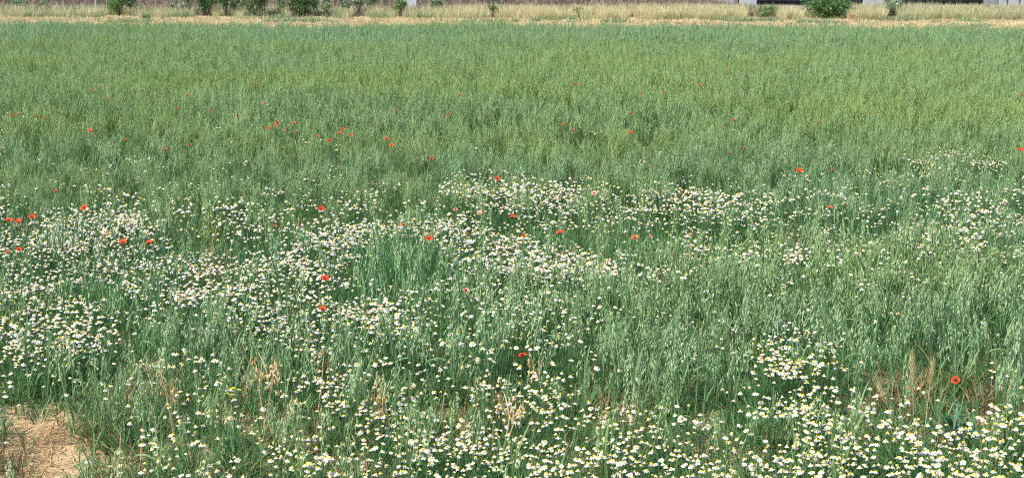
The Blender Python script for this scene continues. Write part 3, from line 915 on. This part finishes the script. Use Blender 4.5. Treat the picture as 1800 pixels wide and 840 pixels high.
tuft_thing(1738, 728, .21, .09, 45, 'dead', 'dead_tussock', 'bleached brown dead tussock on bare ground beside the oats', 'dead tussock', lean=(.02, .45))
tuft_thing(1585, 728, .22, .15, 55, 'dead', 'dead_tussock', 'dark brown dead tussock behind the front daisies', 'dead tussock', lean=(.02, .3))
tuft_thing(1180, 500, .28, .12, 90, 'dead', 'dead_tussock', 'rusty brown dead tussock in mid field between daisies', 'dead tussock', lean=(.02, .35))
tuft_thing(70, 742, .20, .05, 30, 'grass', 'grass_tussock', 'small green tuft on the back of the bare tan soil', 'grass tussock')

def mustard(px, py, h, label):
    p = at(px, py, h)
    gz = float(ground_z(np.array(p.x), np.array(p.y)))
    st = MB(); fl = []
    st.tube([Vector((0, 0, 0)), Vector((.005, 0, h * .5)), Vector((0, .004, h))], .0018, 3, 0, .5)
    for k in range(6):
        blade(st, (0, 0, h * rnd.uniform(.1, .6)), rnd.uniform(0, 6.28), .05, .008, .7, .4, 2, 0, rnd.random())
    for k in range(4):
        e = Vector((rnd.uniform(-.035, .035), rnd.uniform(-.03, .03), h + rnd.uniform(-.05, .01)))
        st.tube([Vector((0, 0, h * .6)), e], .001, 3, 0, .6)
        f = MB()
        for j in range(7):
            a = j * .9
            q = e + Vector((math.cos(a) * .004, math.sin(a) * .004, .001))
            f.strip([q, q + Vector((math.cos(a) * .007, math.sin(a) * .007, .003))], Vector((-math.sin(a), math.cos(a), 0)), [.003, .005], 0, rnd.random())
        fl.append(f.mesh('yellow_flower', ['mustard']))
    t = put('yellow_flowered_weed', [('stem', st.mesh('weed_stem', ['poppy_green']), None, None, [])] + [('flower', m, None, None, []) for m in fl], (p.x, p.y, gz))
    tag(t, label, 'weed')
mustard(415, 688, .28, 'small bright yellow flowered weed left of the ripe oat stalks')
mustard(1648, 402, .36, 'yellow flowered weed among sparse daisies far right')

# ------------------------------------------------------------------ field margin
SHRUBS = [
    (211, 29, 1.0),
    (360, 28, .72),
    (398, 30, .55),
    (449, 31, .9),
    (491, 32, .28),
    (535, 30, .95),
    (575, 31, .5),
    (630, 27, .6),
    (703, 29, .36),
    (866, 32, .42),
    (1016, 31, .34),
    (1110, 28, .26),
    (1318, 27, .4),
    (1350, 31, .75),
    (1452, 33, 1.55),
    (1569, 30, .55),
    (258, 35, .22)]
rd = [grass_tuft(pr, 30, .10, .12, .012, lean=(.2, 1.3), curve=(.1, 1.0)).mesh('dead_margin', ['russet']) for _ in range(5)] + [grass_tuft(pr, 24, .13, .10, .010, lean=(.1, .8), curve=(.1, 1.0)).mesh('dead_margin', ['margin_dry']) for _ in range(2)] + [grass_tuft(pr, 24, .18, .12, .012, lean=(.05, .6), curve=(.1, 1.0)).mesh('dead_margin', ['margin_green'])]
def back_y(x):
    return np.maximum(edge_y(x) + 7.0, 42.4) + 1.6 * sstep(9, 13, x)
def band(n, d0, d1):
    X = RS.uniform(-24, 24, n)
    return X, back_y(X) + RS.uniform(d0, d1, n)
X = RS.uniform(-24, 24, 14000)
Y = edge_y(X) + .2 + RS.rand(14000) * (back_y(X) + .6 - edge_y(X))
o = scatter('dead_grass_verge', rd, X, Y, np.where(soft(X, Y, 1.3) > .45, 7, RS.choice(8, len(X), p=[.15] * 5 + [.11] * 2 + [.03])), RS.uniform(0, 6.28, len(X)), RS.uniform(.6, 1.25, len(X)))
tag(o, 'low reddish brown dead grass along the far edge of the crop', 'dead grass', kind='stuff')

dgm = [grass_tuft(pr, 34, .52, .16, .009, lean=(.02, .3), curve=(.05, .8), seg=4, mat=0).mesh('dry_grass', ['margin_dry']) for _ in range(6)]
dgm += [grass_tuft(pr, 34, .44, .18, .011, lean=(.02, .5), curve=(.05, .9), seg=4, mat=0).mesh('dry_grass', ['margin_green']) for _ in range(4)]
X, Y = band(9500, 0, 5.2)
px, py = proj(X, Y, np.full_like(X, MZ))
left = 1 - sstep(650, 950, px)
keep = RS.rand(len(X)) < 1 - .5 * left
for q in SHRUBS:                       # no grass grows through a bush or right before it
    c = at(q[0], q[1], MZ)
    keep &= ~((np.abs(X - c.x * Y / c.y) < q[2] * .52) & (Y < c.y + q[2] * .4))
X, Y, left = X[keep], Y[keep], left[keep]
green = RS.rand(len(X)) < (.12 + .45 * left)
idx = np.where(green, 6 + RS.randint(0, 4, len(X)), RS.randint(0, 6, len(X)))
o = scatter('dry_grass_band', dgm, X, Y, idx, RS.uniform(0, 6.28, len(X)), RS.uniform(.62, 1.0, len(X)) * (1 + .15 * soft(X, Y, .9)) * (1 - .1 * left))
tag(o, 'tall straw coloured dry grass in a band behind the field', 'dry grass', kind='stuff')

bm_ = [grass_tuft(pr, 40, .45, .30, .02, lean=(.1, 1.0), curve=(.1, 1.0)).mesh('brushwood', ['brush']) for _ in range(4)]
X, Y = band(3600, 2.2, 20)
keep = X < 8.8
X, Y = X[keep], Y[keep]
o = scatter('brown_brushwood', bm_, X, Y, RS.randint(0, 4, len(X)), RS.uniform(0, 6.28, len(X)), RS.uniform(.5, 1.2, len(X)))
tag(o, 'dark brown dry brushwood on the earth behind the dry grass', 'brushwood', kind='stuff')

# ------------------------------------------------------------------ shrubs of the margin
def shrub(px, py, w, h, mats, label, cat='bush', n=1500, leaf=.05, col_=False, group=None, name='shrub'):
    p = at(px, py, MZ)
    gz = float(ground_z(np.array(p.x), np.array(p.y)))
    w *= 1.15; n = int(n * 1.3)
    r = random.Random(int(px * 7 + py))
    cr = MB()
    cl = []
    for _ in range(max(7, int(n / 70))):
        u = Vector((r.gauss(0, 1), r.gauss(0, 1), r.gauss(0, 1))).normalized() * r.random() ** .45
        t = (u.z + 1) / 2
        prof = 1 if not col_ else (.75 + .5 * math.sin(math.pi * (t * .8 + .1)))
        cl.append((Vector((u.x * w * .47 * prof, u.y * w * .47 * prof, h * (.12 + .76 * t))), r.uniform(.5, 1.2), r.random()))
    for _ in range(n):
        c, k, v = cl[r.randrange(len(cl))]
        s_ = .08 * w * k + .025
        q = c + Vector((r.gauss(0, s_), r.gauss(0, s_), r.gauss(0, s_ * .9)))
        if q.z < .03: q.z = .03 + r.random() * .1
        d = Vector((r.gauss(0, 1), r.gauss(0, 1), r.gauss(.4, 1))).normalized()
        sd = d.orthogonal().normalized()
        sd = (Matrix.Rotation(r.uniform(0, 6.28), 3, d) @ sd)
        L_ = leaf * 1.5 * r.uniform(.6, 1.3)
        cr.strip([q - d * L_ * .5, q, q + d * L_ * .5], sd, [L_ * .12, L_ * .5, 0], 0 if r.random() < .75 else 1, min(1, max(0, v * .6 + r.uniform(-.1, .5))))
    tr = MB()
    for k in range(5):
        a = r.uniform(0, 6.28)
        tr.tube([Vector((0, 0, -.03)), Vector((math.cos(a) * w * .08, math.sin(a) * w * .08, h * .3)), Vector((math.cos(a) * w * .24, math.sin(a) * w * .24, h * .75))], [.02 * (w + .3), .012, .004], 5, 0, .5)
    t = put(name, [('trunk', tr.mesh('shrub_trunk', ['bark']), None, None, []), ('crown', cr.mesh('shrub_crown', list(mats)), None, None, [])], (p.x, p.y, gz), r.uniform(0, 6.28))
    tag(t, label, cat, group)

DK = ('bush_dark', 'bush_light'); LT = ('bush_light', 'bush_dark'); GY = ('bush_grey', 'bush_light')
shrub(211, 29, 1.0, 1.15, DK, 'rounded dark green shrub on a narrow foot by the thin grey posts', n=2200)
shrub(360, 28, .72, 1.2, DK, 'columnar green shrub beside a bare gap, left one of a close pair', n=1500, col_=True)
shrub(398, 30, .55, 1.2, DK, 'slimmer columnar green shrub, right one of a close pair', n=1200, col_=True)
shrub(449, 31, .9, 1.3, DK, 'broad columnar dark green shrub beside pale weeds', n=2200, col_=True)
shrub(491, 32, .28, .8, GY, 'thin pale green weed stem beside the broad columnar shrub', 'weed', n=300, col_=True, name='tall_weed')
shrub(535, 30, .95, 1.1, DK, 'wide ragged dark green shrub with dead stalks before it', n=2000)
shrub(575, 31, .5, .9, GY, 'grey green bushy weed by the wide ragged shrub', 'weed', n=700, name='tall_weed')
shrub(630, 27, .6, 1.0, GY, 'open grey green sapling with loose leaves', 'sapling', n=500, name='sapling')
shrub(703, 29, .36, .75, LT, 'narrow bright green bush against the concrete pillar', n=800, col_=True)
shrub(866, 32, .42, 1.0, LT, 'thin light green sapling with red brown litter at its foot', 'sapling', n=260, name='sapling')
shrub(1016, 31, .34, .42, LT, 'small green weed in the straw grass with a bare stem', 'weed', n=240, name='leafy_weed')
shrub(1110, 28, .26, .3, DK, 'little dark green weed tuft in straw grass', 'weed', n=200, name='leafy_weed')
shrub(1318, 27, .4, .4, GY, 'loose grey green weed left of a low dark bush', 'weed', n=260, name='leafy_weed')
shrub(1350, 31, .75, .36, DK, 'low flat dark bush in pale grass', n=700)
shrub(1452, 33, 1.3, .75, DK, 'wide dome shaped dark green bush in straw grass', n=3400, leaf=.055)
shrub(1569, 30, .55, .75, ('bush_grey', 'bush_dark'), 'slender blue green young bush before the grey panel', n=800, col_=True)
for (px_, py_, w_, h_, t_) in ((30, 24, .5, .75, 'pale grey green weed clump left of all the shrubs, with white flecks'), (75, 25, .4, .7, 'bushy pale weed beside the flecked weed clump'), (300, 27, .4, .6, 'low grey green weed in the gap before the columnar pair'),
                              (330, 27, .4, .7, 'grey green weed leaning on the left columnar shrub'), (415, 29, .35, .8, 'pale weed filling the gap before the broad columnar shrub'), (512, 30, .4, .9, 'pale weed in front of the ragged shrub'),
                              (604, 28, .4, .9, 'pale feathery weed beside the open sapling'), (655, 28, .45, .85, 'grey weed between the sapling and the narrow bright bush'), (770, 27, .4, .6, 'grey green weed beyond the concrete pillar'),
                              (1740, 30, .6, .45, 'straggly green weed under the grey shed panels')):
    shrub(px_, py_, w_, h_, GY, t_, 'weed', n=380, leaf=.05, name='tall_weed')
shrub(258, 35, .22, .18, DK, 'tiny dark weed on the reddish verge', 'weed', n=120, name='leafy_weed')

# ------------------------------------------------------------------ pillar, posts, block, shed
def beveled(name, lo, hi, mat, parent=None, bev=.02):
    b = MB(); b.box(lo, hi)
    o = obj(name, b.mesh(name, [mat]), parent)
    md = o.modifiers.new('bevel', 'BEVEL'); md.width = bev; md.segments = 2
    return o
p = at(719, 26, MZ)
pil = obj('concrete_pillar', None, None, (p.x, p.y, MZ - .05))
beveled('shaft', (-.29, -.2, 0), (.29, .2, 2.6), 'concrete', pil)
beveled('plinth', (-.34, -.25, 0), (.34, .25, .18), 'concrete', pil)
beveled('cap', (-.36, -.27, 2.6), (.36, .27, 2.72), 'concrete', pil)
tag(pil, 'pale grey concrete pillar standing in the weeds', 'pillar')
for (px, lab_) in ((189, 'thin grey stake touching the rounded shrub'), (169, 'thin grey stake standing free of the rounded shrub')):
    p = at(px, 27, MZ)
    b = MB(); b.tube([Vector((0, 0, -.05)), Vector((.01, 0, .7)), Vector((0, .01, 1.5))], [.03, .028, .025], 8, 0, .5)
    st = obj('stake', None, None, (p.x, p.y, MZ))
    obj('shaft', b.mesh('stake_shaft', ['post'], True), st)
    b = MB(); b.tube([Vector((0, 0, 1.5)), Vector((0, 0, 1.53))], [.032, .02], 8, 0, .5)
    obj('cap', b.mesh('stake_cap', ['post']), st)
    tag(st, lab_, 'stake')
p = at(1496, 37, MZ)
br = obj('terracotta_block', None, None, (p.x, p.y, MZ - .01), (0, 0, .12))
b = MB()
b.box((-.11, -.07, 0), (.11, .07, .03)); b.box((-.11, -.07, .11), (.11, .07, .14))
for xx in (-.11, -.015, .08): b.box((xx, -.0695, .03), (xx + .03, .0695, .11))
obj('block', b.mesh('hollow_block', ['terracotta']), br, (0, 0, .06))
beveled('stone_base', (-.17, -.11, -.02), (.15, .11, .058), 'pale_stone', br, .01)
tag(br, 'orange clay block on a pale stone at the field edge', 'block')

# open shed far behind: grey wall panels between dark bays
p = at(1290, 8, .05)
SY = 60.0
xs0 = (1290 - 900) / FPX * SY * 1.0
shed = obj('farm_shed', None, None, (xs0, SY, MZ - .05))
def px2x(px): return (px - 900) / FPX * SY - xs0
beveled('back_wall', (0, 6.0, 0), (26, 6.2, 3.6), 'dark_metal', shed)
beveled('side_wall', (-.12, .3, 0), (.08, 5.99, 3.6), 'dark_metal', shed)
for a, b_ in ((1294, 1324), (1508, 1550), (1556, 1572), (1744, 1757), (1760, 1778), (1781, 1830), (1850, 1890), (2000, 2060), (2200, 2240)):
    beveled('wall_panel', (px2x(a), -.06, 0), (px2x(b_), .06, 3.4), 'panel', shed)
beveled('low_wall', (px2x(1720), .12, 0), (px2x(1900), .3, .52), 'concrete', shed)
beveled('rail', (px2x(1324), -.02, .62), (px2x(1508), .03, .7), 'dark_metal', shed, .01)
b = MB()
for k in range(0, 66):
    x0 = -1 + k * .42
    b.add([Vector((x0, -1, 3.42)), Vector((x0 + .21, -1, 3.48)), Vector((x0 + .42, -1, 3.42)), Vector((x0 + .42, 7, 3.82)), Vector((x0 + .21, 7, 3.88)), Vector((x0, 7, 3.82))], [(0, 1, 4, 5), (1, 2, 3, 4)])
rf = obj('roof', b.mesh('corrugated_roof', ['rust_roof']), shed)
md = rf.modifiers.new('thick', 'SOLIDIFY'); md.thickness = .02
tag(shed, 'open farm shed with grey wall panels and dark bays behind the dry grass', 'shed')
